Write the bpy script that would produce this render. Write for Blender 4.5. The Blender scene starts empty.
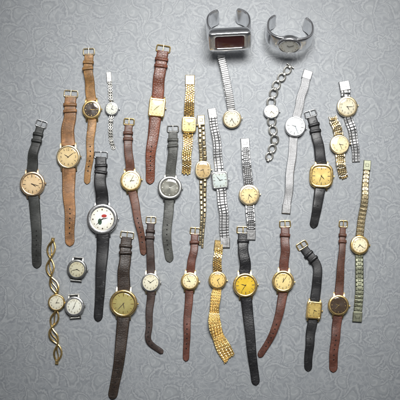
import bpy, math, random
from mathutils import Vector, Matrix
S=0.0013
random.seed(7)
scene=bpy.context.scene
col=scene.collection
def P(x,y): return Vector(((x-200)*S,(200-y)*S,0))
def lin(c):
    c=c/255.0
    return c/12.92 if c<=0.04045 else ((c+0.055)/1.055)**2.4
def rgb(r,g,b): return (lin(r),lin(g),lin(b),1)

# ------------------------------------------------------------ materials
class NT:
    def __init__(s,name):
        s.m=bpy.data.materials.new(name); s.m.use_nodes=True
        s.t=s.m.node_tree; s.b=s.t.nodes['Principled BSDF']; s.out=s.t.nodes['Material Output']
    def n(s,typ,**kw):
        nd=s.t.nodes.new(typ)
        for k,v in kw.items(): setattr(nd,k,v)
        return nd
    def l(s,a,b): s.t.links.new(a,b)
    def put(s,sock,v):
        if hasattr(v,'is_output'): s.l(v,sock)
        else: sock.default_value=v
    def math(s,op,a,b=None,c=None,clamp=False):
        nd=s.n('ShaderNodeMath',operation=op,use_clamp=clamp)
        s.put(nd.inputs[0],a)
        if b is not None: s.put(nd.inputs[1],b)
        if c is not None: s.put(nd.inputs[2],c)
        return nd.outputs[0]
    def mix(s,f,a,b,blend='MIX'):
        nd=s.n('ShaderNodeMix',data_type='RGBA',blend_type=blend)
        s.put(nd.inputs[0],f); s.put(nd.inputs[6],a); s.put(nd.inputs[7],b)
        return nd.outputs[2]
    def noise(s,scale,detail=4,vec=None,rough=0.5):
        nd=s.n('ShaderNodeTexNoise'); nd.inputs['Scale'].default_value=scale; nd.inputs['Detail'].default_value=detail
        nd.inputs['Roughness'].default_value=rough
        if vec is not None: s.l(vec,nd.inputs['Vector'])
        return nd
    def smooth(s,v,a,b):
        nd=s.n('ShaderNodeMapRange',interpolation_type='SMOOTHSTEP'); s.put(nd.inputs[0],v)
        nd.inputs[1].default_value=a; nd.inputs[2].default_value=b
        return nd.outputs[0]
    def bump(s,h,strength,dist):
        nd=s.n('ShaderNodeBump'); s.l(h,nd.inputs['Height']); nd.inputs['Strength'].default_value=strength; nd.inputs['Distance'].default_value=dist
        s.l(nd.outputs[0],s.b.inputs['Normal']); return nd
MC={}
def metal(key,c,rough=0.25,grime=0.5):
    if key in MC: return MC[key]
    k=NT(key); tc=k.n('ShaderNodeTexCoord').outputs['Object']
    n=k.noise(420,5,tc,0.6).outputs[0]
    n2=k.noise(90,4,tc,0.6).outputs[0]
    g=k.smooth(n2,0.42,0.72)
    dark=tuple(x*0.42 for x in c[:3])+(1,)
    k.l(k.mix(k.math('MULTIPLY',g,grime),c,dark),k.b.inputs['Base Color'])
    k.b.inputs['Metallic'].default_value=1
    k.l(k.math('ADD',k.math('MULTIPLY',n,0.26),rough-0.10),k.b.inputs['Roughness'])
    k.bump(n,0.35,0.0002)
    MC[key]=k.m; return k.m
GOLD=metal('polished_gold',(0.88,0.64,0.28,1),0.26,0.5)
PALEGOLD=metal('pale_gold',(0.84,0.70,0.45,1),0.30,0.5)
OLDGOLD=metal('worn_olive_gold',(0.50,0.42,0.27,1),0.40,0.7)
SILVER=metal('steel',(0.72,0.72,0.72,1),0.27,0.5)
SATIN=metal('satin_steel',(0.56,0.56,0.56,1),0.40,0.6)
DULL=metal('dull_steel',(0.56,0.55,0.51,1),0.36,0.6)
DARKST=metal('dark_steel',(0.30,0.30,0.29,1),0.36,0.5)
CHROME=metal('bright_chrome',(0.88,0.88,0.89,1),0.17,0.25)
BRASSG=metal('brass_green',(0.36,0.37,0.27,1),0.44,0.7)
COPPER=metal('rose_gold',(0.86,0.63,0.40,1),0.27,0.35)
BRIGHTG=metal('bright_gold_chain',(1.0,0.76,0.34,1),0.36,0.45)

def mesh_metal(key,c,c2):
    k=NT(key); uv=k.n('ShaderNodeUVMap',uv_map='len').outputs[0]
    sx=k.n('ShaderNodeSeparateXYZ'); k.l(uv,sx.inputs[0])
    a=k.math('SINE',k.math('MULTIPLY',k.math('ADD',sx.outputs[0],sx.outputs[1]),3100))
    b=k.math('SINE',k.math('MULTIPLY',k.math('SUBTRACT',sx.outputs[0],sx.outputs[1]),3100))
    h=k.math('MULTIPLY_ADD',k.math('MULTIPLY',a,b),0.5,0.5)
    n=k.noise(120,4,k.n('ShaderNodeTexCoord').outputs['Object']).outputs[0]
    k.l(k.mix(k.math('MULTIPLY',k.math('ADD',h,n),0.5),c2,c),k.b.inputs['Base Color'])
    k.b.inputs['Metallic'].default_value=1; k.b.inputs['Roughness'].default_value=0.40
    k.bump(h,0.7,0.0004); return k.m
MESHS=mesh_metal('woven_steel',(0.66,0.66,0.66,1),(0.28,0.28,0.29,1))
MESHG=mesh_metal('woven_gold',(0.95,0.72,0.32,1),(0.36,0.24,0.08,1))

def leather(key,c,croc=0.0,stitch=None,gloss=0.42,wear=0.5):
    k=NT(key); tc=k.n('ShaderNodeTexCoord').outputs['Object']
    uv=k.n('ShaderNodeUVMap',uv_map='len').outputs[0]
    ed=k.n('ShaderNodeUVMap',uv_map='edge').outputs[0]
    sx=k.n('ShaderNodeSeparateXYZ'); k.l(ed,sx.inputs[0])
    av=k.math('ABSOLUTE',sx.outputs[1])
    n1=k.noise(60,5,tc,0.65).outputs[0]; n2=k.noise(700,3,tc).outputs[0]
    light=tuple(min(1,x*1.9+0.02) for x in c[:3])+(1,); dark=tuple(x*0.45 for x in c[:3])+(1,)
    base=k.mix(k.smooth(n1,0.35,0.7),dark,c)
    w=k.math('MULTIPLY',k.smooth(k.noise(140,6,tc,0.7).outputs[0],0.48,0.70),wear)
    base=k.mix(w,base,light)
    cr=k.n('ShaderNodeMapping'); k.l(uv,cr.inputs[0]); cr.inputs['Scale'].default_value=(330,60,1)
    crn=k.noise(1.0,4,cr.outputs[0],0.65).outputs[0]
    crease=k.smooth(crn,0.56,0.68)
    base=k.mix(k.math('MULTIPLY',crease,0.4),base,dark)
    h=k.math('ADD',k.math('MULTIPLY',n2,0.3),k.math('MULTIPLY',crease,-0.7))
    if croc:
        mp=k.n('ShaderNodeMapping'); k.l(uv,mp.inputs[0]); mp.inputs['Scale'].default_value=(330,260,1)
        v=k.n('ShaderNodeTexVoronoi',feature='DISTANCE_TO_EDGE',voronoi_dimensions='2D'); k.l(mp.outputs[0],v.inputs['Vector'])
        v.inputs['Scale'].default_value=1; v.inputs['Randomness'].default_value=0.8
        g=k.smooth(v.outputs['Distance'],0.02,0.20)
        base=k.mix(k.math('MULTIPLY',k.math('SUBTRACT',1.0,g),0.5*croc),base,dark)
        h=k.math('ADD',h,k.math('MULTIPLY',g,croc*0.8))
    if stitch:
        band=k.math('MULTIPLY',k.math('GREATER_THAN',av,0.72),k.math('LESS_THAN',av,0.82))
        fr=k.math('LESS_THAN',k.math('FRACT',k.math('MULTIPLY',sx.outputs[0],370)),0.62)
        st=k.math('MULTIPLY',band,fr)
        base=k.mix(k.math('MULTIPLY',st,0.5),base,stitch)
        h=k.math('ADD',h,k.math('MULTIPLY',band,-0.5))
    edge=k.smooth(av,0.86,1.0)
    base=k.mix(k.math('MULTIPLY',edge,0.6),base,dark)
    k.l(base,k.b.inputs['Base Color'])
    k.l(k.math('ADD',k.math('MULTIPLY',n1,0.28),gloss-0.08),k.b.inputs['Roughness'])
    k.bump(h,0.5,0.0005); return k.m
BLACK=leather('black_leather',rgb(33,33,35),gloss=0.40,wear=0.3)
BLACKC=leather('black_grained_leather',rgb(30,30,33),croc=0.35,gloss=0.38,wear=0.3)
BLACKGR=leather('faded_black_leather',rgb(48,50,48),gloss=0.50,wear=0.35,stitch=rgb(70,72,66))
GREYGR=leather('grey_leather',rgb(80,81,77),croc=0.25,gloss=0.52,wear=0.45)
TAN=leather('tan_leather',rgb(146,104,66),gloss=0.48,wear=0.4,stitch=rgb(176,140,98))
TAN2=leather('golden_tan_leather',rgb(156,116,70),croc=0.25,gloss=0.45,wear=0.45)
BROWN=leather('brown_leather',rgb(96,62,48),gloss=0.44,wear=0.35,stitch=rgb(122,86,66))
REDCROC=leather('reddish_croc_leather',rgb(118,68,49),croc=0.65,gloss=0.34,wear=0.35)
REDBR=leather('reddish_brown_leather',rgb(102,62,50),croc=0.2,gloss=0.42,wear=0.35)
DKBR=leather('dark_brown_leather',rgb(54,43,36),croc=0.4,gloss=0.42,wear=0.4,stitch=rgb(88,74,58))
DKBR2=leather('worn_dark_brown_leather',rgb(62,47,42),gloss=0.50,wear=0.5)

def plain(key,c,rough=0.5,metallic=0.0,var=0.15):
    if key in MC: return MC[key]
    k=NT(key); tc=k.n('ShaderNodeTexCoord').outputs['Object']
    n=k.noise(300,4,tc).outputs[0]
    k.l(k.mix(k.math('MULTIPLY',n,var*2),c,tuple(x*0.6 for x in c[:3])+(1,)),k.b.inputs['Base Color'])
    k.b.inputs['Roughness'].default_value=rough; k.b.inputs['Metallic'].default_value=metallic
    MC[key]=k.m; return k.m
INK=plain('dark_enamel',rgb(54,47,42),0.25)
SOFTINK=plain('faded_print',rgb(96,84,70),0.4)
HOLE=plain('punched_hole',rgb(12,11,10),0.9)
WHITEM=plain('white_enamel',rgb(205,205,198),0.4)
RED=plain('red_enamel',rgb(176,52,44),0.4)
GREEN=plain('green_enamel',rgb(54,84,66),0.4)
def dialmat(c,sheen=0.0):
    key='dial_%d_%d_%d_%d'%(tuple(int(x*255) for x in c[:3])+(int(sheen*100),))
    if key in MC: return MC[key]
    k=NT('dial_finish'); tc=k.n('ShaderNodeTexCoord').outputs['Object']
    n=k.noise(110,5,tc,0.6).outputs[0]; n2=k.noise(420,5,tc,0.7).outputs[0]
    sx=k.n('ShaderNodeSeparateXYZ'); k.l(tc,sx.inputs[0])
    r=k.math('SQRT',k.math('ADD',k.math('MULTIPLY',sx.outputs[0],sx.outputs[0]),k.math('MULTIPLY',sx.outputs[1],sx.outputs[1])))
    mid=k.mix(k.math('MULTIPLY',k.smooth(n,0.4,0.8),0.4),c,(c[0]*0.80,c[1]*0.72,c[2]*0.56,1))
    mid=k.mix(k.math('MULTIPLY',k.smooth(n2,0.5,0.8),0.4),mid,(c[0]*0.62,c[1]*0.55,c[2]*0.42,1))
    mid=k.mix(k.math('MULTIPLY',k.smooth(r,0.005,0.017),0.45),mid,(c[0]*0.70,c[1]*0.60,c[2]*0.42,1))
    th=k.math('ARCTAN2',sx.outputs[1],sx.outputs[0])
    sb=k.math('SINE',k.math('MULTIPLY',th,90))
    k.l(mid,k.b.inputs['Base Color']); k.b.inputs['Roughness'].default_value=0.34
    k.b.inputs['Metallic'].default_value=sheen
    k.bump(sb,0.2,0.00005)
    MC[key]=k.m; return k.m
def glassmat():
    k=NT('crystal_glass'); t=k.t; t.nodes.remove(k.b)
    tr=k.n('ShaderNodeBsdfTransparent'); gl=k.n('ShaderNodeBsdfGlossy'); gl.inputs['Roughness'].default_value=0.09
    fr=k.n('ShaderNodeFresnel'); fr.inputs[0].default_value=1.5
    tr.inputs[0].default_value=(0.98,0.98,0.97,1)
    tc=k.n('ShaderNodeTexCoord').outputs['Object']
    n=k.noise(260,5,tc,0.7).outputs[0]
    f=k.math('ADD',k.math('MINIMUM',k.math('MULTIPLY',fr.outputs[0],1.5),0.35),k.math('MULTIPLY',k.smooth(n,0.45,0.8),0.10))
    mx=k.n('ShaderNodeMixShader'); k.l(f,mx.inputs[0]); k.l(tr.outputs[0],mx.inputs[1]); k.l(gl.outputs[0],mx.inputs[2])
    k.l(mx.outputs[0],k.out.inputs[0]); return k.m
GLASS=glassmat()

# ------------------------------------------------------------ mesh tools
def mk(name,v,f,mat,parent=None,smooth=True,uv=None,uv2=None,fm=None,mats=None,angle=35):
    me=bpy.data.meshes.new(name); me.from_pydata([tuple(p) for p in v],[],f)
    for m in (mats or [mat]): me.materials.append(m)
    if fm: me.polygons.foreach_set('material_index',fm)
    if smooth:
        me.polygons.foreach_set('use_smooth',[True]*len(f))
        try: me.set_sharp_from_angle(angle=math.radians(angle))
        except Exception: pass
    if uv:
        for nm,u in (('len',uv),('edge',uv2)):
            lay=me.uv_layers.new(name=nm)
            for lp in me.loops: lay.data[lp.index].uv=u[lp.vertex_index]
    me.update()
    o=bpy.data.objects.new(name,me); col.objects.link(o)
    if parent: o.parent=parent
    return o
EXPO={'round':2.0,'oval':2.0,'cushion':3.2,'soft':2.15,'square':6.0,'rect':9.0,'tonneau':2.6}
def outline(kind,n=64,ax=1.0,ay=1.0):
    e=EXPO[kind]
    pts=[]
    for i in range(n):
        a=2*math.pi*i/n; c,s=math.cos(a),math.sin(a)
        x=abs(c)**(2/e)*(1 if c>=0 else -1); y=abs(s)**(2/e)*(1 if s>=0 else -1)
        pts.append((x*ax,y*ay))
    return pts
def lathe(profile,out,cap0=False,cap1=False):
    v=[];f=[];n=len(out)
    for (r,z,*o) in profile:
        for (x,y) in out: v.append((x*r,y*r,z))
    for k in range(len(profile)-1):
        for i in range(n):
            j=(i+1)%n; f.append((k*n+i,k*n+j,(k+1)*n+j,(k+1)*n+i))
    if cap0: f.append(tuple(range(n-1,-1,-1)))
    if cap1: b=(len(profile)-1)*n; f.append(tuple(range(b,b+n)))
    return v,f
def join(a,b):
    n=len(a[0]); a[0].extend(b[0]); a[1].extend([tuple(i+n for i in q) for q in b[1]])
def box(c,sx,sy,sz,ang=0,ch=0.25):
    ca,sa=math.cos(ang),math.sin(ang); v=[]
    k=min(sx,sy)*ch*0.5
    for (z,i) in ((-sz/2,0),(sz/2-k*0.8,0),(sz/2,k)):
        for (ux,uy) in ((-1,-1),(1,-1),(1,1),(-1,1)):
            x=ux*(sx/2-i); y=uy*(sy/2-i)
            v.append((c[0]+x*ca-y*sa,c[1]+x*sa+y*ca,c[2]+z))
    f=[(3,2,1,0),(8,9,10,11)]
    for L in (0,4):
        for i in range(4):
            j=(i+1)%4; f.append((L+i,L+j,L+4+j,L+4+i))
    return v,f
def cyl(p0,p1,r,n=12,r1=None):
    p0=Vector(p0);p1=Vector(p1);d=(p1-p0).normalized()
    a=d.orthogonal().normalized(); b=d.cross(a); v=[]
    for p,rr in ((p0,r),(p1,r if r1 is None else r1)):
        for i in range(n):
            t=2*math.pi*i/n; v.append(tuple(p+a*math.cos(t)*rr+b*math.sin(t)*rr))
    f=[tuple(range(n-1,-1,-1)),tuple(range(n,2*n))]
    for i in range(n): j=(i+1)%n; f.append((i,j,n+j,n+i))
    return v,f
def tube(pts,r,n=8,closed=False):
    v=[];f=[];m=len(pts); pts=[Vector(p) for p in pts]
    for i,p in enumerate(pts):
        a=pts[(i-1)%m] if (closed or i>0) else p
        b=pts[(i+1)%m] if (closed or i<m-1) else p
        t=(b-a).normalized(); s=t.cross(Vector((0,0,1)))
        s=s.normalized() if s.length>1e-6 else Vector((1,0,0))
        u=s.cross(t)
        for k in range(n):
            g=2*math.pi*k/n; v.append(tuple(p+s*math.cos(g)*r+u*math.sin(g)*r))
    for i in range(m if closed else m-1):
        for k in range(n):
            l=(k+1)%n; i2=(i+1)%m; f.append((i*n+k,i*n+l,i2*n+l,i2*n+k))
    if not closed: f.append(tuple(range(n-1,-1,-1))); f.append(tuple(range((m-1)*n,m*n)))
    return v,f
def catmull(pts,step=0.0012):
    pts=[Vector(p) for p in pts]
    q=[pts[0]*2-pts[1]]+pts+[pts[-1]*2-pts[-2]]
    dense=[]
    for i in range(1,len(q)-2):
        a,b,c,d=q[i-1],q[i],q[i+1],q[i+2]
        for k in range(24):
            t=k/24
            dense.append(0.5*((2*b)+(c-a)*t+(2*a-5*b+4*c-d)*t*t+(3*b-a-3*c+d)*t**3))
    dense.append(pts[-1])
    L=[0]
    for i in range(1,len(dense)): L.append(L[-1]+(dense[i]-dense[i-1]).length)
    n=max(4,int(L[-1]/step)); out=[]; j=0
    for k in range(n+1):
        s=L[-1]*k/n
        while j<len(L)-2 and L[j+1]<s: j+=1
        t=(s-L[j])/max(1e-9,L[j+1]-L[j]); out.append(dense[j].lerp(dense[j+1],min(1,max(0,t))))
    return out,L[-1]
def frames(pts,roll=None):
    fr=[];m=len(pts);ps=None
    for i,p in enumerate(pts):
        t=(pts[min(m-1,i+1)]-pts[max(0,i-1)]).normalized()
        h=Vector((t.x,t.y,0))
        if h.length<0.15 and ps is not None: s=ps
        else:
            s=h.normalized().cross(Vector((0,0,1)))
            if ps is not None and s.dot(ps)<0: s=-s
        ps=s
        if roll is not None:
            s=(Matrix.Rotation(roll[i],3,t)@s).normalized()
        n=s.cross(t).normalized()
        fr.append((t,s,n))
    return fr
PROF=[-1,-1,-0.93,-0.8,-0.5,0,0.5,0.8,0.93,1,1]
PH=[0,0.45,0.78,0.92,1.0,1.04,1.0,0.92,0.78,0.45,0]
def ribbon(pts,wf,tf,roll=None):
    fr=frames(pts,roll); v=[];f=[];u=[];e=[];n=len(PROF); d=0
    L=sum((pts[i+1]-pts[i]).length for i in range(len(pts)-1))
    for i,p in enumerate(pts):
        if i: d+=(pts[i]-pts[i-1]).length
        t,s,nn=fr[i]; w=wf(d,L); th=tf(d,L)
        for k in range(n):
            v.append(tuple(p+s*(PROF[k]*w)+nn*(PH[k]*th))); u.append((d,PROF[k]*w)); e.append((d,PROF[k]))
    for i in range(len(pts)-1):
        for k in range(n):
            l=(k+1)%n; f.append((i*n+k,i*n+l,(i+1)*n+l,(i+1)*n+k))
    f.append(tuple(range(n-1,-1,-1))); b=(len(pts)-1)*n; f.append(tuple(range(b,b+n)))
    return v,f,u,e,fr
def zpath(pts2,z0,arch,zend=0.0003,seed=0,drop=0.014):
    pts,L=catmull(pts2); out=[]; d=0; rnd=random.Random(seed*7+1); ph=rnd.random()*0.5+0.75; a=rnd.uniform(-1,1)*0.0009; b=rnd.uniform(0,6)
    arch*=rnd.uniform(0.7,1.5)
    for i,p in enumerate(pts):
        if i: d+=(pts[i]-pts[i-1]).length
        s=d/L
        z=zend+(z0-zend)*math.exp(-(d/drop)**2)+arch*math.sin(math.pi*min(1,s**ph))**2+0.0007*math.sin(s*9+seed)**2*min(1,(1-s)*5)
        t=(pts[min(len(pts)-1,i+1)]-pts[max(0,i-1)]).normalized(); sd=Vector((t.y,-t.x,0))
        q=p+sd*(a*math.sin(s*11+b)*math.sin(math.pi*s))
        out.append(Vector((q.x,q.y,z)))
    return out,L

# ------------------------------------------------------------ numerals
NUM={}
def glyph(t):
    if t in NUM: return NUM[t]
    cu=bpy.data.curves.new('t','FONT'); cu.body=t; cu.align_x='CENTER'; cu.align_y='CENTER'; cu.size=1; cu.resolution_u=2
    o=bpy.data.objects.new('t',cu); col.objects.link(o); dg=bpy.context.evaluated_depsgraph_get(); dg.update()
    me=bpy.data.meshes.new_from_object(o.evaluated_get(dg))
    vs=[tuple(p.co) for p in me.vertices]; fs=[tuple(p.vertices) for p in me.polygons]
    xs=[p[0] for p in vs]; ys=[p[1] for p in vs]; cx=(min(xs)+max(xs))/2; cy=(min(ys)+max(ys))/2
    vs=[(p[0]-cx,p[1]-cy,0) for p in vs]
    bpy.data.objects.remove(o); bpy.data.curves.remove(cu); bpy.data.meshes.remove(me)
    NUM[t]=(vs,fs); return NUM[t]
ROM=['XII','I','II','III','IIII','V','VI','VII','VIII','IX','X','XI']

# ------------------------------------------------------------ link bracelets
def fblock(p,t,s,n,off,lt,ws,h,ch=0.3,z0=0):
    c=p+s*off; v=[]; k=min(lt,ws)*ch*0.5; kk=min(k,h*0.6)
    for z,i in ((0,k*0.5),(h*0.4,0),(h-kk*0.7,k*0.15),(h,k)):
        for ux,uy in ((-1,-1),(1,-1),(1,1),(-1,1)):
            v.append(tuple(c+t*(ux*(lt/2-i))+s*(-uy*(ws/2-i))+n*(z+z0)))
    f=[(3,2,1,0),(12,13,14,15)]
    for L in (0,4,8):
        for i in range(4):
            j=(i+1)%4; f.append((L+i,L+j,L+4+j,L+4+i))
    return v,f
def links(pts,style,wf,seed=0):
    rnd=random.Random(seed)
    fr=frames(pts); V=([],[])
    L=sum((pts[i+1]-pts[i]).length for i in range(len(pts)-1))
    D=[0]
    for i in range(1,len(pts)): D.append(D[-1]+(pts[i]-pts[i-1]).length)
    def at(d):
        d=min(max(d,0),L); j=0
        while j<len(D)-2 and D[j+1]<d: j+=1
        q=(d-D[j])/max(1e-9,D[j+1]-D[j]); return pts[j].lerp(pts[j+1],q),fr[j]
    pitch={'oyster':0.0036,'five':0.0029,'expansion':0.0025,'brick':0.0032,'thin':0.0036,'jubilee':0.0027,'plates':0.0052}[style]
    n=max(2,int(L/pitch)); pitch=L/n
    for i in range(n):
        d=(i+0.5)*pitch; p,(t,s,nn)=at(d); w=2*wf(d,L)
        rk=rnd.uniform(-0.08,0.08); rk2=rnd.uniform(-0.06,0.06)
        nn=(nn+t*rk+s*rk2).normalized(); t=nn.cross(s).normalized()
        s=t.cross(nn).normalized()
        if style=='oyster':
            for o,ww in ((-0.36,0.25),(0.36,0.25)): join(V,fblock(p,t,s,nn,o*w,pitch*0.92,w*ww,0.0021,0.5))
            join(V,fblock(p,t,s,nn,0,pitch*0.92,w*0.43,0.0024,0.45))
        elif style=='five':
            for o in (-2,-1,0,1,2):
                pp=p+t*(pitch*0.5*(abs(o)%2)); join(V,fblock(pp,t,s,nn,o*w*0.2,pitch*0.9,w*0.185,0.0020+0.0002*(o==0),0.5))
        elif style=='jubilee':
            for o in (-0.2,0,0.2):
                join(V,fblock(p+t*pitch*0.5,t,s,nn,o*w,pitch*0.86,w*0.18,0.0023,0.7))
            if i%2==0:
                for o in (-0.4,0.4): join(V,fblock(p+t*pitch*0.5,t,s,nn,o*w,pitch*1.85,w*0.2,0.0021,0.6))
        elif style=='expansion':
            join(V,fblock(p,t,s,nn,0,pitch*0.84,w*0.98,0.0022,0.6))
            join(V,fblock(p,t,s,nn,0,pitch*1.0,w*0.8,0.0012,0.1))
        elif style=='brick':
            o=0.25 if i%2 else -0.25
            join(V,fblock(p,t,s,nn,o*w,pitch*1.7,w*0.46,0.0018,0.5)); 
        elif style=='plates':
            join(V,fblock(p,t,s,nn,0,pitch*0.9,w*0.96,0.0020,0.4))
            join(V,fblock(p,t,s,nn,0,pitch*0.5,w*0.34,0.0026,0.5))
            join(V,fblock(p+t*pitch*0.5,t,s,nn,0,pitch*0.3,w*0.6,0.0014,0.2))
        elif style=='thin':
            ring=[p+nn*0.0009+t*(math.cos(a)*pitch*0.55)+s*(math.sin(a)*w*0.42) for a in [2*math.pi*k/12 for k in range(12)]]
            join(V,tube(ring,0.0006,6,True))
            join(V,fblock(p,t,s,nn,0,pitch*0.9,w*0.36,0.0018,0.5))
    p,(t,s,nn)=at(L)
    return V,(p,t,s,nn,2*wf(L,L))

# ------------------------------------------------------------ buckle
def buckle(end,t,s,w,mat,parent,z):
    hw=w/2+0.0014; ln=0.0068; r=0.00085; V=([],[])
    pts=[]
    cor=[(-0.0012,-hw),(ln,-hw*0.96),(ln,hw*0.96),(-0.0012,hw)]
    m=len(cor)
    for i in range(m):
        a=cor[i-1];b=cor[i];c=cor[(i+1)%m]
        for q in (0.0,0.25,0.5,0.75,1.0):
            rr=0.0018
            va=Vector((a[0]-b[0],a[1]-b[1])).normalized()*rr; vc=Vector((c[0]-b[0],c[1]-b[1])).normalized()*rr
            B=Vector(b); p0=B+va; p2=B+vc
            pt=p0*(1-q)**2+B*2*q*(1-q)+p2*q*q
            pts.append(Vector((end.x,end.y,z))+t*pt.x+s*pt.y)
    join(V,tube(pts,r,8,True))
    o=mk('buckle',V[0],V[1],mat,parent)
    V=([],[]); E=Vector((end.x,end.y,z))
    join(V,tube([E-t*0.001+Vector((0,0,0.0005)),E+t*ln*0.5+Vector((0,0,0.001)),E+t*(ln+0.0008)+Vector((0,0,0.0008))],0.00062,6))
    mk('prong',V[0],V[1],mat,o)
    return o

def strap(kind,mat,pts2,w0,w1,z0,arch,parent,seed,end='tip',bmat=SILVER,loop=True,zend=0.0003,pts3=None,thick=0.0026,holes=True,clasp=None):
    if pts3 is not None: pts,L=catmull(pts3)
    else: pts,L=zpath(pts2,z0,arch,zend,seed)
    def wbase(d,L): return 0.5*(w0+(w1-w0)*min(1,(d/L)*1.25))
    if kind in('leather','mesh') and pts3 is None:
        rnd=random.Random(seed*3+5); ra=rnd.uniform(-0.18,0.18); m=len(pts)
        roll=[ra*math.sin(math.pi*min(1,max(0,(i/m))))**2 for i in range(m)]
        pts=[p+Vector((0,0,abs(math.sin(roll[i]))*w0*0.5)) for i,p in enumerate(pts)]
    else: roll=None
    if kind=='leather':
        tip=w1*0.62
        def wf(d,L):
            w=wbase(d,L)
            if end=='tip' and d>L-tip:
                q=(d-(L-tip))/tip; w*=math.sqrt(max(0.02,1-q**2.2))
            return w
        def tf(d,L): return thick*(0.62+0.38*math.exp(-(d/0.03)**2)+(0.12 if end=='buckle' and d>L-0.012 else 0))
        v,f,u,e,fr=ribbon(pts,wf,tf,roll); fm=[0]*len(f)
        if end=='tip' and holes:
            n=12; dist=[0]
            for i in range(1,len(pts)): dist.append(dist[-1]+(pts[i]-pts[i-1]).length)
            for k in range(6):
                dd=L-0.017-0.0062*k
                if dd<L*0.35: break
                j=min(range(len(pts)),key=lambda q:abs(dist[q]-dd))
                t,s,nn=fr[j]; c=pts[j]+nn*(tf(dd,L)*1.04+0.00012); b=len(v)
                for q in range(n):
                    a=2*math.pi*q/n; v.append(tuple(c+t*math.cos(a)*0.0010+s*math.sin(a)*0.00085)); u.append((0,0)); e.append((0,0))
                f.append(tuple(range(b,b+n))); fm.append(1)
        o=mk('strap',v,f,None,parent,True,u,e,fm,[mat,HOLE],60)
        t,s,nn=fr[-1]
        if end=='buckle':
            buckle(pts[-1],t,s,w1,bmat,o,pts[-1].z+0.0013)
            if loop:
                for dd in ((0.012,0.021) if L>0.06 else (0.012,)):
                    j=max(1,len(pts)-1-int(dd/L*len(pts))); t,s,nn=fr[j]; c=pts[j]; w=wbase(L-dd,L)
                    th=tf(L-dd,L)
                    ringp=[(-w-0.0005,0.0),(-w-0.0005,th+0.0003),(-w+0.001,th+0.0011),(w-0.001,th+0.0011),(w+0.0005,th+0.0003),(w+0.0005,0.0)]
                    v=[];f=[];u=[];e=[]
                    for tt in (-0.0019,0.0019):
                        for (a,b) in ringp: v.append(tuple(c+s*a+nn*b+t*tt)); u.append((tt,a)); e.append((tt,a/w*0.5))
                    n=len(ringp)
                    for q in range(n-1): f.append((q,q+1,n+q+1,n+q))
                    ko=mk('keeper_loop',v,f,mat,o,True,u,e)
                    m=ko.modifiers.new('thick','SOLIDIFY'); m.thickness=0.0007; m.offset=1
        return o
    if kind=='mesh':
        v,f,u,e,fr=ribbon(pts,lambda d,L:wbase(d,L),lambda d,L:0.0016,roll)
        o=mk('bracelet',v,f,mat,parent,True,u,e,None,None,60)
        t,s,nn=fr[-1]
        cl=fblock(pts[-1]-t*0.004,t,s,nn,0,0.012,w1*1.12,0.0028,0.15)
        mk('clasp',cl[0],cl[1],clasp or SILVER,o,False); return o
    if kind=='fray':
        # crumpled band of tiny woven links, widening to a blunt slanted frayed end
        m=len(pts); rl=[0.42*math.sin(i/m*10.0)*min(1,i/m*4)*(1-0.5*i/m) for i in range(m)]
        W=lambda d,L: 0.5*(w0+(w1-w0)*min(1,d/L*1.35))*(1+0.10*math.sin(d/L*17))
        bp=[p+Vector((0,0,abs(math.sin(rl[i]))*w1*0.42)) for i,p in enumerate(pts)]
        v,f,u,e,fr=ribbon(bp[:int(m*0.96)],lambda d,LL:W(d,L),lambda d,LL:0.0010,rl[:int(m*0.96)])
        o=mk('bracelet',v,f,MESHG,parent,True,u,e,None,None,60)
        fr=frames(bp,rl); rnd=random.Random(5); V=([],[]); step=0.0018; cnt=int(L/step)
        for r_ in range(cnt):
            i=min(m-1,int(r_*step/L*m)); t,s,nn=fr[i]; hw=W(L*i/m,L); N=9
            for q in range(N):
                o0=(q-(N-1)/2)/((N-1)/2)
                if r_*step/L>0.965+0.03*o0: continue
                sl=t*(step*0.5*(q%2)+rnd.uniform(-0.0003,0.0003))
                ga=(0.5 if q%2 else -0.5)+rnd.uniform(-0.15,0.15)
                tw=(t+s*ga).normalized(); s2=(s-tw*s.dot(tw)).normalized()
                join(V,fblock(bp[i]+sl+s*(o0*hw*0.90)+nn*0.0007,tw,s2,nn,0,step*1.05,2*hw/N*0.80,0.0010+0.0005*rnd.random(),0.75))
        for q in range(16):
            o0=(q/15-0.5)*2; i0=int(m*(0.94+0.03*o0)); t,s,nn=fr[i0]; hw=W(L,L); ln=rnd.uniform(0.002,0.0045); a=o0*0.2+rnd.uniform(-0.15,0.15)
            dr=(t*math.cos(a)+s*math.sin(a)); dr.z=0; dr.normalize()
            b0=bp[i0]+s*(o0*hw*0.95)
            pl=[Vector((b0.x,b0.y,max(0.0010,b0.z+0.0008)))+dr*(ln*k/3) for k in range(4)]
            join(V,tube(pl,0.00055,6))
        mk('chain_links',V[0],V[1],mat,o,False)
        return o
    if kind=='rings':
        r=w0*0.5; V=([],[]); step=r*1.95; fr=frames(pts); n=int(L/step)
        for i in range(n+1):
            j=min(len(pts)-1,int((i*step+r*0.8)/L*len(pts))); t,s,nn=fr[j]; c=pts[j]+Vector((0,0,0.0013))
            rr=r*(1-0.15*i/n)
            ring=[c+t*math.cos(a)*rr+s*math.sin(a)*rr*0.85 for a in [2*math.pi*k/20 for k in range(20)]]
            join(V,tube(ring,0.0014,8,True))
            join(V,fblock(c+t*rr-nn*0.0012,t,s,nn,0,0.0042,0.0038,0.0034,0.5))
        o=mk('bracelet',V[0],V[1],mat,parent); 
        t,s,nn=fr[-1]
        if end=='buckle':
            q=cyl(pts[-1]-s*0.0055+nn*0.0015+t*0.003,pts[-1]+s*0.0055+nn*0.0015+t*0.003,0.0011)
            mk('toggle_bar',q[0],q[1],mat,o)
        return o
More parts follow.
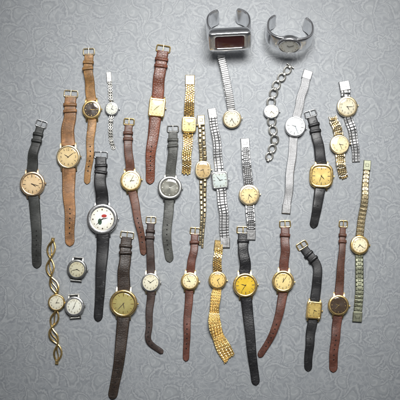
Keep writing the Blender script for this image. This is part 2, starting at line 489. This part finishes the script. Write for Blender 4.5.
    if kind=='wave':
        fr=frames(pts); V=([],[])
        for sg,amp in ((1,1),(-1,1),(1,0.25)):
            pl=[]; D=0
            for i,p in enumerate(pts):
                if i: D+=(pts[i]-pts[i-1]).length
                t,s,nn=fr[i]; ph=D/L*math.pi*(3 if amp==1 else 6)
                pl.append(p+s*(sg*amp*w0*0.5*math.sin(ph))+nn*(0.0012+0.0009*math.cos(ph)*sg*amp))
            join(V,tube(pl,0.00125 if amp==1 else 0.0008,8))
        t,s,nn=fr[-1]; join(V,fblock(pts[-1],t,s,nn,0,0.006,0.0045,0.0024,0.4))
        return mk('bracelet',V[0],V[1],mat,parent)
    V,(p,t,s,nn,w)=links(pts,kind,lambda d,L:wbase(d,L),seed)
    o=mk('bracelet',V[0],V[1],mat,parent,False)
    if end=='buckle':
        cl=fblock(p-t*0.003,t,s,nn,0,0.013,w*1.06,0.0030,0.14); 
        join(cl,fblock(p-t*0.003,t,s,nn,0,0.004,w*0.5,0.0034,0.3))
        mk('clasp',cl[0],cl[1],clasp or mat,o,False)
    return o

# ------------------------------------------------------------ the watch
idx=0
def watch(c,r,up,dn,kind='leather',smat=BLACK,w=(10,8),case=GOLD,bezel=None,dial=(230,225,210),marks='arabic',
          shape='round',ax=1.0,ay=1.0,label='',bmat=None,handmat=None,h=None,arch=(0.0035,0.003),time=None,inkmat=None,
          smat2=None,tilt=(0,0),sheen=0.0,name='wristwatch',wd=None,ends=('buckle','tip'),up3=None,lugs=True,rim=0.82,
          extra=None,clasp=None,thick=0.0026,loop=True,kind2=None):
    global idx; idx+=1
    C=P(*c); R=r*S; rnd=random.Random(idx*13)
    if time is None: time=(rnd.randint(0,11),rnd.randint(0,59))
    if tilt==(0,0): tilt=(rnd.uniform(-3.5,3.5),rnd.uniform(-3.5,3.5))
    e=bpy.data.objects.new(name,None); e.empty_display_size=0.01; col.objects.link(e); e.location=C
    e['label']=label; e['category']='watch'; e['group']='old wristwatches laid out in rows'
    a=P(*(up[0] if up else (c[0],c[1]-10))); b=P(*(dn[0] if dn else (c[0],c[1]+10)))
    ax_d=(a-b).normalized(); ang=math.atan2(ax_d.y,ax_d.x)-math.pi/2
    h=h or 0.0038+R*0.17
    out=outline(shape,72,ax*R,ay*R)
    lift=0.0006
    bezel=bezel or case; handmat=handmat or INK; inkmat=inkmat or SOFTINK
    rot=(math.radians(tilt[0]),math.radians(tilt[1]),ang)
    tl=R*max(abs(math.sin(rot[0])),abs(math.sin(rot[1])))*0.8
    def place(o): o.rotation_euler=rot; o.location=(0,0,lift+tl); return o
    v,f=lathe([(0.78,0),(0.93,h*0.14),(1.0,h*0.34),(1.0,h*0.56),(0.965,h*0.70),(0.86,h*0.70)],out,True,True)
    V=(list(v),list(f))
    RY=R*ay; RX=R*ax
    lw=(w[0]*S)/2
    if lugs:
        for sx in (-1,1):
            for sy in (-1,1):
                x=sx*(lw+0.0006); y0=RY*0.62; y1=RY+0.0030
                vv=[];ws=(0.0012,0.0010,0.0007); ys=(y0,(y0+y1)/2+0.001,y1); zs=(h*0.68,h*0.58,h*0.26)
                for q in range(3):
                    for ux,uz in ((-1,-1),(1,-1),(1,1),(-1,1)):
                        vv.append((x+ux*ws[q],sy*ys[q],zs[q]-(0.0019 if uz<0 else 0.0)))
                ff=[(0,1,2,3),(11,10,9,8)]
                for L0 in (0,4):
                    for i in range(4):
                        j=(i+1)%4; ff.append((L0+i,L0+j,L0+4+j,L0+4+i))
                join(V,(vv,ff))
    place(mk('case',V[0],V[1],case,e))
    v,f=lathe([(0.975,h*0.66),(0.985,h*0.78),(0.955,h*0.89),(0.90,h*0.94),(rim+0.03,h*0.94),(rim+0.005,h*0.90),(rim-0.012,h*0.78)],out)
    if extra=='fluted':
        n=72; vv=[]
        for i,p in enumerate(v):
            k=1.0+(0.018 if (i%n)%2 and 0.9*R<Vector(p[:2]).length else 0); vv.append((p[0]*k,p[1]*k,p[2]))
        v=vv
    place(mk('bezel',v,f,bezel,e))
    zd=h*0.83; v,f=lathe([(rim+0.005,zd-0.0003),(rim+0.005,zd)],out,True,True)
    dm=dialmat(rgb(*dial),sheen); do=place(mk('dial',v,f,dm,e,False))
    rd=rim*R; M=([],[]); 
    def put(g,x,y,sc,rz,z):
        cz,sz=math.cos(rz),math.sin(rz)
        join(M,([(x+(p[0]*cz-p[1]*sz)*sc,y+(p[0]*sz+p[1]*cz)*sc,z) for p in g[0]],g[1]))
    zz=zd+0.00012
    e_n=EXPO[shape]
    def edge(a,k):
        cx,sy=math.sin(a),math.cos(a)
        q=(abs(cx/ax)**e_n+abs(sy/ay)**e_n)**(-1/e_n); return cx*q*rd*k,sy*q*rd*k
    for i in range(12):
        a=i*math.pi/6
        if marks=='arabic':
            x,y=edge(a,0.79); put(glyph(str(12 if i==0 else i)),x,y,R*0.25,0,zz)
        elif marks=='roman':
            x,y=edge(a,0.80); put(glyph(ROM[i]),x,y,R*0.19,-a,zz)
        elif marks=='quarters':
            if i%3==0:
                x,y=edge(a,0.74); put(glyph(str(12 if i==0 else i)),x,y,R*0.28,0,zz)
            else:
                x,y=edge(a,0.8); join(M,box((x,y,zz),R*0.04,R*0.15,0.0003,-a))
        elif marks=='baton':
            x,y=edge(a,0.82); L=0.22 if i%3==0 else 0.15
            join(M,box((x,y,zz),R*(0.05 if i%3==0 else 0.032),R*L,0.0003,-a))
        elif marks=='dots':
            x,y=edge(a,0.82); 
            join(M,cyl((x,y,zz-0.0001),(x,y,zz+0.0002),R*(0.05 if i%3==0 else 0.032),10))
    if M[0]: mk('hour_marks',M[0],M[1],inkmat,do,False)
    for nm,tt,ln,wd_,z in (('hour_hand',(time[0]%12+time[1]/60)/12,0.42,0.045,0.0004),('minute_hand',time[1]/60,0.66,0.032,0.0006)):
        a=tt*2*math.pi; d=Vector((math.sin(a),math.cos(a),0)); sd=Vector((d.y,-d.x,0)); L=ln*R*min(ax,ay)*rim/0.82; wv=wd_*R*0.5+0.00003
        vs=[-d*L*0.18-sd*wv*0.7,-d*L*0.18+sd*wv*0.7,d*L*0.55+sd*wv,d*L,d*L*0.55-sd*wv]
        vv=[(p.x,p.y,zd+z) for p in vs]+[(p.x,p.y,zd+z+0.00015) for p in vs]
        ff=[(4,3,2,1,0),(5,6,7,8,9)]+[(i,(i+1)%5,5+(i+1)%5,5+i) for i in range(5)]
        mk(nm,vv,ff,handmat,do,False)
    q=cyl((0,0,zd),(0,0,zd+0.0008),R*0.04,12); mk('hand_pin',q[0],q[1],handmat,do)
    if extra=='emblem':
        M2=lathe([(0.17,zd+0.0002),(0.17,zd+0.0003)],outline('oval',24,R*1.0,R*0.6),True,True)
        mk('dial_emblem',[(p[0]+R*0.12,p[1]+R*0.20,p[2]) for p in M2[0]],M2[1],RED,do,False)
        M2=lathe([(0.18,zd+0.00015),(0.18,zd+0.00025)],outline('oval',24,R*0.7,R*1.1),True,True)
        mk('dial_emblem',[(p[0]-R*0.16,p[1]-R*0.16,p[2]) for p in M2[0]],M2[1],GREEN,do,False)
    pr=[(rim+0.006,h*0.89)]+[(rim*math.cos(t)*0.995,h*0.92+h*0.15*math.sin(t)) for t in (0.15,0.45,0.8,1.1,1.3,1.5)]
    v,f=lathe(pr,out,False,True); place(mk('crystal',v,f,GLASS,e))
    V=([],[]); x0=RX*0.97
    join(V,cyl((x0,0,h*0.45),(x0+0.0012,0,h*0.45),0.0006,8))
    rr=0.0008+R*0.025
    v=[];f=[]
    for xx,k in ((x0+0.0006,0.8),(x0+0.0008,1),(x0+0.0018,1),(x0+0.0021,0.75)):
        for i in range(24):
            t=2*math.pi*i/24; g=rr*k*(1 if i%2 else 0.9); v.append((xx,math.cos(t)*g,h*0.45+math.sin(t)*g))
    for q in range(3):
        for i in range(24): j=(i+1)%24; f.append((q*24+i,q*24+j,(q+1)*24+j,(q+1)*24+i))
    f.append(tuple(range(72,96))); join(V,(v,f))
    place(mk('crown',V[0],V[1],bezel,e))
    z0=h*0.22; w0=w[0]*S; w1=w[1]*S; wdd=wd or w
    bm=bmat or (case)
    if up3:
        p3=[ax_d*(RY*0.95)+Vector((0,0,z0))]+[P(x,y)-C+Vector((0,0,z)) for x,y,z in up3]
        strap(kind,smat,None,w0,w1,z0,0,e,idx,'none',bm,pts3=p3,clasp=clasp)
    elif up:
        p2=[ax_d*(RY*0.94)]+[P(*q)-C for q in up]
        strap(kind,smat,p2,w0,w1,z0,arch[0],e,idx,ends[0],bm,clasp=clasp,thick=thick,loop=loop)
    if dn:
        p2=[-ax_d*(RY*0.94)]+[P(*q)-C for q in dn]
        strap(kind2 or kind,smat2 or smat,p2,wdd[0]*S,wdd[1]*S,z0,arch[1],e,idx+50,ends[1],bm,clasp=clasp,thick=thick)
    return e

# ------------------------------------------------------------ layout of the collection
watch((33,184),12.5,[(33,165),(36,145),(41,126)],[(35,205),(37,235),(37,268)],smat=BLACKGR,w=(11,8.5),wd=(11,9.5),case=COPPER,dial=(230,204,164),marks='baton',bmat=SILVER,rim=0.78,
  label='rose gold wristwatch with cream dial on faded black strap')
watch((69,157),12,[(68,137),(70,115),(71,96)],[(69,180),(70,215),(70,246)],smat=TAN,w=(14,11.5),wd=(14,9.5),case=PALEGOLD,dial=(224,202,156),marks='quarters',bmat=PALEGOLD,time=(10,9),
  label='gold wristwatch with cream dial on wide tan strap')
watch((92,110),9.5,[(91,95),(89,72),(89,54)],[(92,126),(90,155),(87,184)],smat=TAN2,w=(10,9),wd=(9,6.5),case=GOLD,dial=(56,42,30),marks='dots',inkmat=GOLD,handmat=GOLD,bmat=PALEGOLD,rim=0.75,
  label='small gold wristwatch with dark dial on golden tan strap')
watch((112,109),6.8,[(111,98),(110,85),(109,75)],[(111,122),(111,138),(114,149)],kind='thin',smat=DULL,w=(5,4.5),case=SILVER,dial=(214,216,208),marks='dots',lugs=False,
  label='tiny silver dress watch on slender steel chain bracelet',ends=('buckle','none'),arch=(0.001,0.001))
watch((103,219),15.5,[(102,197),(101,178),(101,157)],[(103,243),(101,280),(98,321)],smat=BLACK,w=(13,11),wd=(13,9),case=CHROME,bezel=SILVER,dial=(240,242,240),marks='dots',extra='emblem',rim=0.74,time=(2,38),thick=0.0034,
  label='large silver wristwatch with white emblem dial on black strap')
watch((131,181),10.5,[(130,163),(128,142),(129,124)],[(134,198),(140,228),(144,255)],smat=BROWN,w=(9,8),wd=(9,6.5),case=GOLD,dial=(236,228,204),marks='arabic',rim=0.79,
  label='gold wristwatch with white numeral dial on brown strap')
watch((157,108),9.5,[(158,94),(160,72),(163,51)],[(155,122),(151,155),(150,184)],smat=REDCROC,w=(12,11.5),wd=(12,9),case=GOLD,dial=(230,208,154),marks='roman',shape='rect',ax=0.86,ay=1.0,rim=0.78,
  label='square gold wristwatch on glossy reddish crocodile strap',thick=0.0034)
watch((189,125),8.5,[(189,114),(190,95),(190,78)],[(188,137),(187,158),(186,174)],kind='five',smat=GOLD,w=(10.5,9),case=GOLD,dial=(228,200,132),marks='baton',shape='square',ax=0.86,ay=0.95,lugs=False,rim=0.76,
  label='rectangular all gold wristwatch with linked gold bracelet',ends=('buckle','none'))
watch((170,188),12,[(171,170),(173,150),(173,131)],[(169,208),(167,238),(170,262)],smat=GREYGR,w=(10,9),wd=(10,8.5),case=DARKST,bezel=DARKST,dial=(108,108,102),marks='dots',shape='soft',ay=0.97,inkmat=WHITEM,handmat=WHITEM,rim=0.74,sheen=0.5,
  label='dark steel wristwatch with grey dial on worn grey strap')
watch((203,170),9,[(203,156),(202,138),(201,118)],[(203,186),(203,215),(201,247)],kind='brick',smat=OLDGOLD,w=(8,7),wd=(8,5),case=PALEGOLD,dial=(176,150,98),marks='baton',shape='tonneau',ax=0.88,ay=1.0,lugs=False,
  label='slim gold wristwatch with brownish dial on narrow olive bracelet',ends=('buckle','none'),clasp=OLDGOLD)
watch((220,180),9.3,[(219,165),(216,138),(212,111)],[(222,196),(224,222),(225,245)],kind='oyster',smat=SATIN,w=(9.5,8),wd=(10,9.5),case=SILVER,dial=(196,206,206),marks='baton',shape='square',ax=0.9,ay=0.95,lugs=False,
  label='square steel wristwatch with pale dial and link bracelet',ends=('buckle','buckle'),clasp=SATIN)
watch((232,119),9.5,[(230,104)],None,kind='expansion',smat=SATIN,w=(8,7.5),case=SILVER,bezel=PALEGOLD,dial=(232,226,208),marks='arabic',lugs=False,tilt=(7,-3),
  up3=[(229,95,0.006),(225,74,0.0065),(222,62,0.0062),(221.2,58,0.0052),(221.2,57.5,0.0030),(222,62,0.0008),(225,76,0.0004),(229,100,0.0004)],
  label='round steel wristwatch with closed expanding steel bracelet')
watch((249,195),10.5,[(248,179),(246,160),(245,141)],[(250,211),(251,225),(251,237)],kind='jubilee',smat=SATIN,w=(9.5,8.5),case=SILVER,bezel=PALEGOLD,dial=(224,204,156),marks='baton',lugs=False,rim=0.76,
  label='two tone wristwatch with gold bezel and steel bracelet',ends=('buckle','buckle'),extra='fluted')
watch((271,112),7.5,[(271.5,101),(276,86),(289,68)],[(272,124),(274,142),(268,160)],kind='rings',smat=DULL,w=(9,8.5),case=SILVER,dial=(226,222,204),marks='dots',lugs=False,shape='oval',ax=1.05,ay=0.95,
  label='small silver bracelet watch with round ring links',ends=('buckle','none'),arch=(0.001,0.001))
watch((295,127),10.5,[(298,111),(303,90),(308,72)],[(293,143),(290,175),(286,212)],kind='mesh',smat=MESHS,w=(8.5,8.5),wd=(8.5,8),case=SILVER,dial=(200,212,222),marks='baton',lugs=False,clasp=SATIN,
  label='silver wristwatch with pale blue dial on woven mesh band')
watch((321,176),12.5,[(320,158),(316,134),(311,116)],[(319,193),(316,212),(313,228)],smat=BLACK,w=(11,9.5),wd=(11,8.5),case=GOLD,dial=(224,200,128),marks='baton',shape='cushion',ax=0.95,ay=0.98,sheen=0.25,bmat=SILVER,rim=0.77,
  label='cushion shaped gold wristwatch on plain black strap')
watch((339,145),9.8,[(338,132),(335,124),(333,118)],[(340,158),(341,168),(344,178)],kind='jubilee',smat=PALEGOLD,w=(10,9),case=PALEGOLD,dial=(220,204,160),marks='roman',lugs=False,bezel=PALEGOLD,tilt=(-5,3),
  label='gold wristwatch with short pale gold link bracelet',ends=('none','none'),arch=(0.001,0.002))
watch((346.5,107),10.5,[(345.5,95),(345,90),(344,84)],[(349,121),(354,140),(356,162)],kind='oyster',smat=SATIN,w=(10,10),wd=(9.5,8),case=SILVER,bezel=PALEGOLD,dial=(220,214,192),marks='arabic',lugs=False,rim=0.77,
  label='round steel wristwatch with gold rim and steel bracelet',ends=('buckle','none'),arch=(0.001,0.002),tilt=(3,2))
watch((359,245),9.5,[(360,230),(364,195),(367,163)],[(359,261),(359,290),(357,319)],kind='plates',smat=OLDGOLD,smat2=BRASSG,w=(8.5,7),wd=(8.5,9),case=GOLD,dial=(236,226,196),marks='arabic',lugs=False,rim=0.77,
  label='gold wristwatch with long tarnished olive link bracelet',ends=('buckle','buckle'),clasp=BRASSG)
watch((57,302),8.5,[(56,289),(50,268),(53,240)],[(56,315),(52,330),(58,345),(57,362)],kind='wave',smat=GOLD,w=(7.5,7),case=GOLD,dial=(238,234,216),marks='arabic',lugs=False,
  label='small gold watch on openwork twisted gold bracelet',arch=(0.001,0.001))
def head(c,r,case,bezel,dial,label,ang=0,shape='round'):
    e=watch(c,r,[],[],smat=BLACK,w=(9,9),case=case,bezel=bezel,dial=dial,marks='arabic',label=label,name='watch_head',shape=shape,rim=0.76)
    V=([],[]); R=r*S
    for sy in (-1,1):
        join(V,cyl((-5.6*S,sy*(R+0.0020),0.0026),(5.6*S,sy*(R+0.0020),0.0026),0.0011,10))
    mk('spring_bar',V[0],V[1],case,e)
    e.rotation_euler.z=ang
    return e
head((77.5,269),10,DARKST,DARKST,(208,204,180),'strapless dark steel watch head with beige dial',-0.1)
head((75,306),10,DULL,SILVER,(238,238,228),'strapless steel watch head with white numeral dial',0.08)
watch((124,303),14,[(124,281),(125,258),(127,237)],[(123,325),(119,362),(112,399)],smat=DKBR,w=(13,11),wd=(13,9.5),case=PALEGOLD,bezel=GOLD,dial=(198,188,126),marks='baton',inkmat=GOLD,handmat=SOFTINK,sheen=0.25,rim=0.78,thick=0.0036,
  label='large gold wristwatch with pale olive dial on dark brown strap')
watch((151,282),9.5,[(151,265),(150,242),(151,222)],[(151,298),(149,322),(149,340),(163,353)],smat=DKBR2,w=(8.5,7.5),wd=(8.5,5.5),case=PALEGOLD,bezel=SILVER,dial=(236,232,212),marks='arabic',
  label='small pale gold watch on curled worn brown strap')
watch((190,281),9,[(191,266),(194,248),(195,233)],[(189,297),(187,330),(186,361)],smat=REDBR,w=(8.5,7.5),wd=(8.5,6.5),case=GOLD,dial=(236,224,186),marks='roman',rim=0.77,
  label='gold wristwatch with white dial on reddish brown strap')
watch((217.5,280),9,[(217,266),(218,254),(219,243)],[(216,296),(214,318),(219,338),(230,360)],kind='five',kind2='fray',smat=GOLD,smat2=BRIGHTG,w=(9,8.5),wd=(8.5,14),case=GOLD,dial=(230,200,126),marks='arabic',lugs=False,clasp=GOLD,rim=0.77,
  label='gold wristwatch with crumpled frayed gold chain bracelet',arch=(0.002,0.003),ends=('buckle','none'))
watch((245,285),12.3,[(245,265),(243,247),(243,232)],[(247,305),(251,345),(256,385)],smat=BLACKC,w=(11.5,10),wd=(11.5,8.5),case=GOLD,dial=(228,194,58),marks='baton',sheen=0.15,rim=0.78,
  label='gold wristwatch with bright yellow dial on black strap')
watch((283,281),11,[(284,263),(285,243),(285,226)],[(282,298),(274,330),(259,357)],smat=REDBR,w=(9.5,8.5),wd=(9.5,6.5),case=GOLD,dial=(236,216,154),marks='arabic',rim=0.76,
  label='gold wristwatch with pale yellow dial on curved reddish strap')
watch((313.5,310),9,[(315,295),(317,268),(303,247)],[(312,324),(309,345),(308,371)],smat=BLACK,w=(10,8.5),wd=(10,8),case=GOLD,dial=(208,184,112),marks='roman',shape='rect',ax=0.85,ay=1.0,sheen=0.3,rim=0.78,
  label='rectangular gold wristwatch on bent black strap')
watch((338,305),10.5,[(339,288),(341,255),(343,226)],[(337,321),(334,345),(333,372)],smat=BROWN,smat2=REDBR,w=(9,6),wd=(9.5,8.5),case=GOLD,dial=(66,50,36),marks='dots',inkmat=GOLD,handmat=GOLD,rim=0.78,
  label='gold wristwatch with dark brown dial on brown strap')

# ------------------------------------------------------------ cuff watches
def cuff(c,a,b,gap,w_face,w_mid,w_end,th,tilt,yaw,face,label):
    e=bpy.data.objects.new('cuff_watch',None); e.empty_display_size=0.02; col.objects.link(e)
    e['label']=label; e['category']='watch'; e['group']='silver cuff bangle watches'
    n=120; v=[];f=[]; m=24
    for i in range(n+1):
        q=i/n; t=math.pi/2+ (gap/2 - math.pi) + q*(2*math.pi-gap)
        ct,st=math.cos(t),math.sin(t); ex=0.80
        x=a*abs(ct)**ex*(1 if ct>=0 else -1); z=b*abs(st)**ex*(1 if st>=0 else -1)
        nx,nz=ct/a,st/b; L=math.hypot(nx,nz); nx/=L;nz/=L
        k=abs(q-0.5)*2
        if k<0.5: w_=w_face+(w_mid-w_face)*(k/0.5)
        else: w_=w_mid+(w_end-w_mid)*((k-0.5)/0.5)
        hw=0.5*w_; tt=th
        if k>0.95: hh=math.sqrt(max(0.06,1-((k-0.95)/0.05)**2)); hw*=0.6+0.4*hh; tt*=hh
        for j in range(m):
            g=2*math.pi*j/m; cg,sg=math.cos(g),math.sin(g)
            py=abs(cg)**0.35*(1 if cg>=0 else -1)*hw; pz=abs(sg)**0.55*(1 if sg>=0 else -1)*tt*(1.0 if sg>0 else 0.5)
            v.append((x+nx*pz,py,z+nz*pz))
    for i in range(n):
        for k in range(m):
            l=(k+1)%m; f.append((i*m+k,i*m+l,(i+1)*m+l,(i+1)*m+k))
    f.append(tuple(range(m-1,-1,-1))); f.append(tuple(range(n*m,n*m+m)))
    mk('cuff_band',v,f,CHROME,e,True,angle=60)
    zt=b+th+0.0006
    if face=='rect':
        FX,FY=0.0268,0.0152; o2=outline('rect',96,FX,FY)
        vv,ff=lathe([(0.94,zt-0.010),(1.0,zt-0.006),(1.01,zt-0.002),(1.0,zt+0.0003),(0.96,zt+0.0014),(0.78,zt+0.0020),(0.69,zt+0.0016),(0.67,zt+0.0004)],o2,True,False)
        mk('case',vv,ff,CHROME,e,angle=40)
        vv,ff=lathe([(0.68,zt-0.0001),(0.68,zt+0.0006)],o2,True,True); mk('dial',vv,ff,plain('dark_red_glass',rgb(84,34,31),0.07),e,False)
        vv,ff=lathe([(0.685,zt+0.0012),(0.67,zt+0.0015),(0.60,zt+0.0017)],o2,False,True); mk('crystal',vv,ff,GLASS,e)
    else:
        o2=outline('oval',72,0.0152,0.0130)
        vv,ff=lathe([(0.97,zt-0.007),(1.03,zt-0.003),(1.0,zt+0.0002),(0.93,zt+0.0012),(0.82,zt+0.0014),(0.78,zt+0.0009)],o2,True,False)
        mk('case',vv,ff,CHROME,e,angle=50)
        vv,ff=lathe([(0.79,zt+0.0002),(0.79,zt+0.0008)],o2,True,True); d=mk('dial',vv,ff,dialmat(rgb(226,226,220),0.1),e,False)
        M=([],[])
        for i in range(12):
            t=i*math.pi/6; join(M,cyl((math.cos(t)*0.0098,math.sin(t)*0.0084,zt+0.0007),(math.cos(t)*0.0098,math.sin(t)*0.0084,zt+0.0010),0.00036,8))
        mk('hour_marks',M[0],M[1],SOFTINK,d,False)
        for nm,dx,dy in (('hour_hand',-0.003,0.0018),('minute_hand',0.0055,0.0028)):
            q=tube([(0,0,zt+0.0012),(dx,dy,zt+0.0012)],0.00022,6); mk(nm,q[0],q[1],INK,d)
        vv,ff=lathe([(0.80,zt+0.0014),(0.5,zt+0.0024),(0.2,zt+0.0028),(0.03,zt+0.0029)],o2,False,True); mk('crystal',vv,ff,GLASS,e)
    R=Matrix.Rotation(yaw,4,'Z')@Matrix.Rotation(tilt,4,'X')
    e.rotation_euler=R.to_euler()
    mz=1e9;ys=[]
    for o in e.children:
        for p in o.data.vertices:
            q=R@p.co; mz=min(mz,q.z); ys.append(q.y)
    cc=P(*c); e.location=(cc.x,cc.y-(min(ys)+max(ys))/2,-mz+0.0002)
    return e
cuff((228,33),0.0262,0.0225,0.70,0.027,0.026,0.026,0.0026,math.radians(52),0.05,'rect','wide silver cuff bangle watch with dark red rectangular display')
cuff((288,37),0.0280,0.0215,1.25,0.023,0.021,0.024,0.0026,math.radians(54),-0.08,'oval','silver cuff bangle watch with flared ends and oval dial')

# ------------------------------------------------------------ ground
def ground():
    sz=3.0
    v=[(-sz,-sz,0),(sz,-sz,0),(sz,sz,0),(-sz,sz,0)]; f=[(0,1,2,3)]
    k=NT('paisley_grey_cloth'); tc=k.n('ShaderNodeTexCoord').outputs['Object']
    M=k.math
    def warp(src,scale,amt):
        wn=k.noise(scale,2,src)
        sub=k.n('ShaderNodeVectorMath',operation='SUBTRACT'); k.l(wn.outputs['Color'],sub.inputs[0]); sub.inputs[1].default_value=(0.5,0.5,0.5)
        scl=k.n('ShaderNodeVectorMath',operation='SCALE'); k.l(sub.outputs[0],scl.inputs[0]); scl.inputs['Scale'].default_value=amt
        add=k.n('ShaderNodeVectorMath',operation='ADD'); k.l(src,add.inputs[0]); k.l(scl.outputs[0],add.inputs[1]); return add.outputs[0]
    w1=warp(tc,55,0.008)
    def band(d,c,wd,soft):
        return M('SUBTRACT',1.0,k.smooth(M('ABSOLUTE',M('SUBTRACT',d,c)),wd,wd+soft))
    def motif(scale,size,off,rand):
        ofs=k.n('ShaderNodeVectorMath',operation='ADD'); k.l(w1,ofs.inputs[0]); ofs.inputs[1].default_value=(off,off*0.7,0)
        vo=k.n('ShaderNodeTexVoronoi',voronoi_dimensions='2D'); k.l(ofs.outputs[0],vo.inputs['Vector']); vo.inputs['Scale'].default_value=scale; vo.inputs['Randomness'].default_value=rand
        lo=k.n('ShaderNodeVectorMath',operation='SUBTRACT'); k.l(ofs.outputs[0],lo.inputs[0]); k.l(vo.outputs['Position'],lo.inputs[1])
        sc=k.n('ShaderNodeSeparateColor'); k.l(vo.outputs['Color'],sc.inputs[0])
        rt=k.n('ShaderNodeVectorRotate',rotation_type='Z_AXIS'); k.l(lo.outputs[0],rt.inputs['Vector']); k.l(M('MULTIPLY',sc.outputs[0],6.283),rt.inputs['Angle'])
        sp=k.n('ShaderNodeSeparateXYZ'); k.l(rt.outputs[0],sp.inputs[0])
        x=M('DIVIDE',sp.outputs[0],size); y=M('DIVIDE',sp.outputs[1],size)
        hand=M('SUBTRACT',M('MULTIPLY',M('GREATER_THAN',sc.outputs[1],0.5),1.4),0.70)
        xb=M('ADD',x,M('MULTIPLY',M('MULTIPLY',y,y),hand))
        nar=M('MAXIMUM',M('SUBTRACT',0.52,M('MULTIPLY',y,0.42)),0.10)
        xn=M('DIVIDE',xb,nar)
        dp=M('SQRT',M('ADD',M('MULTIPLY',xn,xn),M('MULTIPLY',y,y)))
        th=M('ARCTAN2',y,x); rr=M('SQRT',M('ADD',M('MULTIPLY',x,x),M('MULTIPLY',y,y)))
        df=M('DIVIDE',rr,M('ADD',0.50,M('MULTIPLY',M('ABSOLUTE',M('SINE',M('MULTIPLY',th,3.5))),0.30)))
        sel=M('GREATER_THAN',sc.outputs[2],0.82)
        d=M('ADD',M('MULTIPLY',dp,M('SUBTRACT',1.0,sel)),M('MULTIPLY',df,sel))
        sca=M('MULTIPLY',M('SINE',M('MULTIPLY',th,16)),0.06)
        return d,M('ADD',d,sca),M('SINE',M('ADD',M('MULTIPLY',rr,13),th))
    d1,ds1,r1=motif(38,0.0150,0.0,0.7)
    d2,ds2,r2=motif(84,0.0064,0.317,0.85)
    def inside(ds,soft): return M('SUBTRACT',1.0,k.smooth(ds,1.0,1.0+soft))
    i1=inside(ds1,0.16); l1=M('MAXIMUM',band(ds1,0.93,0.06,0.16),M('MULTIPLY',M('LESS_THAN',d1,0.60),k.smooth(r1,0.1,0.9)))
    k1=band(d1,0.72,0.05,0.14)
    i2=inside(ds2,0.3); l2=band(ds2,0.85,0.10,0.25)
    nv=k.noise(70,1,w1).outputs[0]
    vine=band(M('FRACT',M('MULTIPLY',nv,6)),0.5,0.06,0.18)
    nv2=k.noise(150,1,w1).outputs[0]
    vine2=k.smooth(nv2,0.42,0.62)
    out1=M('SUBTRACT',1.0,i1)
    G0=rgb(139,143,147); LT=rgb(168,171,173); DK=rgb(113,117,123)
    base=k.mix(M('MULTIPLY',vine2,0.35),G0,DK)
    base=k.mix(M('MULTIPLY',vine,0.38),base,LT)
    base=k.mix(M('MULTIPLY',i2,0.5),base,rgb(134,138,142)); base=k.mix(M('MULTIPLY',M('MULTIPLY',l2,i2),0.42),base,LT)
    b1=k.mix(M('MULTIPLY',k1,0.5),rgb(143,147,150),DK); b1=k.mix(M('MULTIPLY',l1,0.48),b1,LT)
    base=k.mix(i1,base,b1)
    base=k.mix(M('MULTIPLY',band(ds1,1.15,0.06,0.14),0.5),base,DK)
    mottle=k.noise(9,4,tc,0.6).outputs[0]; fine=k.noise(1100,3,tc).outputs[0]; wearn=k.noise(70,5,tc,0.65).outputs[0]
    base=k.mix(M('MULTIPLY',k.smooth(wearn,0.42,0.72),0.5),base,rgb(140,144,148))
    base=k.mix(M('MULTIPLY',k.smooth(mottle,0.4,0.7),0.25),base,rgb(122,126,130))
    base=k.mix(M('MULTIPLY',fine,0.25),base,rgb(100,103,106))
    k.l(base,k.b.inputs['Base Color'])
    k.l(M('ADD',0.46,M('MULTIPLY',fine,0.12)),k.b.inputs['Roughness'])
    h=M('ADD',M('MULTIPLY',M('MAXIMUM',M('MULTIPLY',l1,i1),M('MULTIPLY',vine,out1)),0.25),M('MULTIPLY',fine,0.4))
    k.bump(h,0.18,0.0004)
    o=mk('ground',v,f,k.m,None,False); o['kind']='structure'
ground()

# ------------------------------------------------------------ light
def area(name,loc,tgt,size,power,c,spread=180):
    l=bpy.data.lights.new(name,'AREA'); l.shape='RECTANGLE'; l.size=size[0]; l.size_y=size[1]; l.energy=power; l.color=c; l.spread=math.radians(spread)
    o=bpy.data.objects.new(name,l); col.objects.link(o); o.location=loc
    o.rotation_euler=(Vector(tgt)-Vector(loc)).to_track_quat('-Z','Y').to_euler()
area('window_light',(0.08,0.50,0.88),(0.03,0.02,0),(0.50,0.36),2.35,(1.0,0.995,0.98),54)
w=bpy.data.worlds.new('World'); scene.world=w; w.use_nodes=True; t=w.node_tree; bg=t.nodes['Background']
tc=t.nodes.new('ShaderNodeTexCoord'); sp=t.nodes.new('ShaderNodeSeparateXYZ'); t.links.new(tc.outputs['Generated'],sp.inputs[0])
rp=t.nodes.new('ShaderNodeValToRGB'); mr=t.nodes.new('ShaderNodeMapRange'); mr.inputs[1].default_value=-1; mr.inputs[2].default_value=1
t.links.new(sp.outputs[1],mr.inputs[0]); t.links.new(mr.outputs[0],rp.inputs[0])
stops=[(0.0,0.20),(0.30,0.08),(0.38,0.42),(0.47,0.32),(0.53,0.32),(0.60,0.12),(0.68,0.22),(0.78,1.0),(0.9,0.6),(1.0,0.3)]
el=rp.color_ramp.elements
while len(el)<len(stops): el.new(0.5)
for i,(p,c) in enumerate(stops): el[i].position=p; el[i].color=(c*0.985,c*0.995,c*1.03,1)
t.links.new(rp.outputs[0],bg.inputs[0]); bg.inputs[1].default_value=0.38

cam=bpy.data.cameras.new('camera'); cam.sensor_width=36; cam.lens=36*1.25/0.52; cam.clip_start=0.01; cam.clip_end=50
co=bpy.data.objects.new('camera',cam); col.objects.link(co); co.location=(0,0,1.25); scene.camera=co
scene.view_settings.view_transform='Standard'; scene.view_settings.look='None'; scene.view_settings.exposure=0
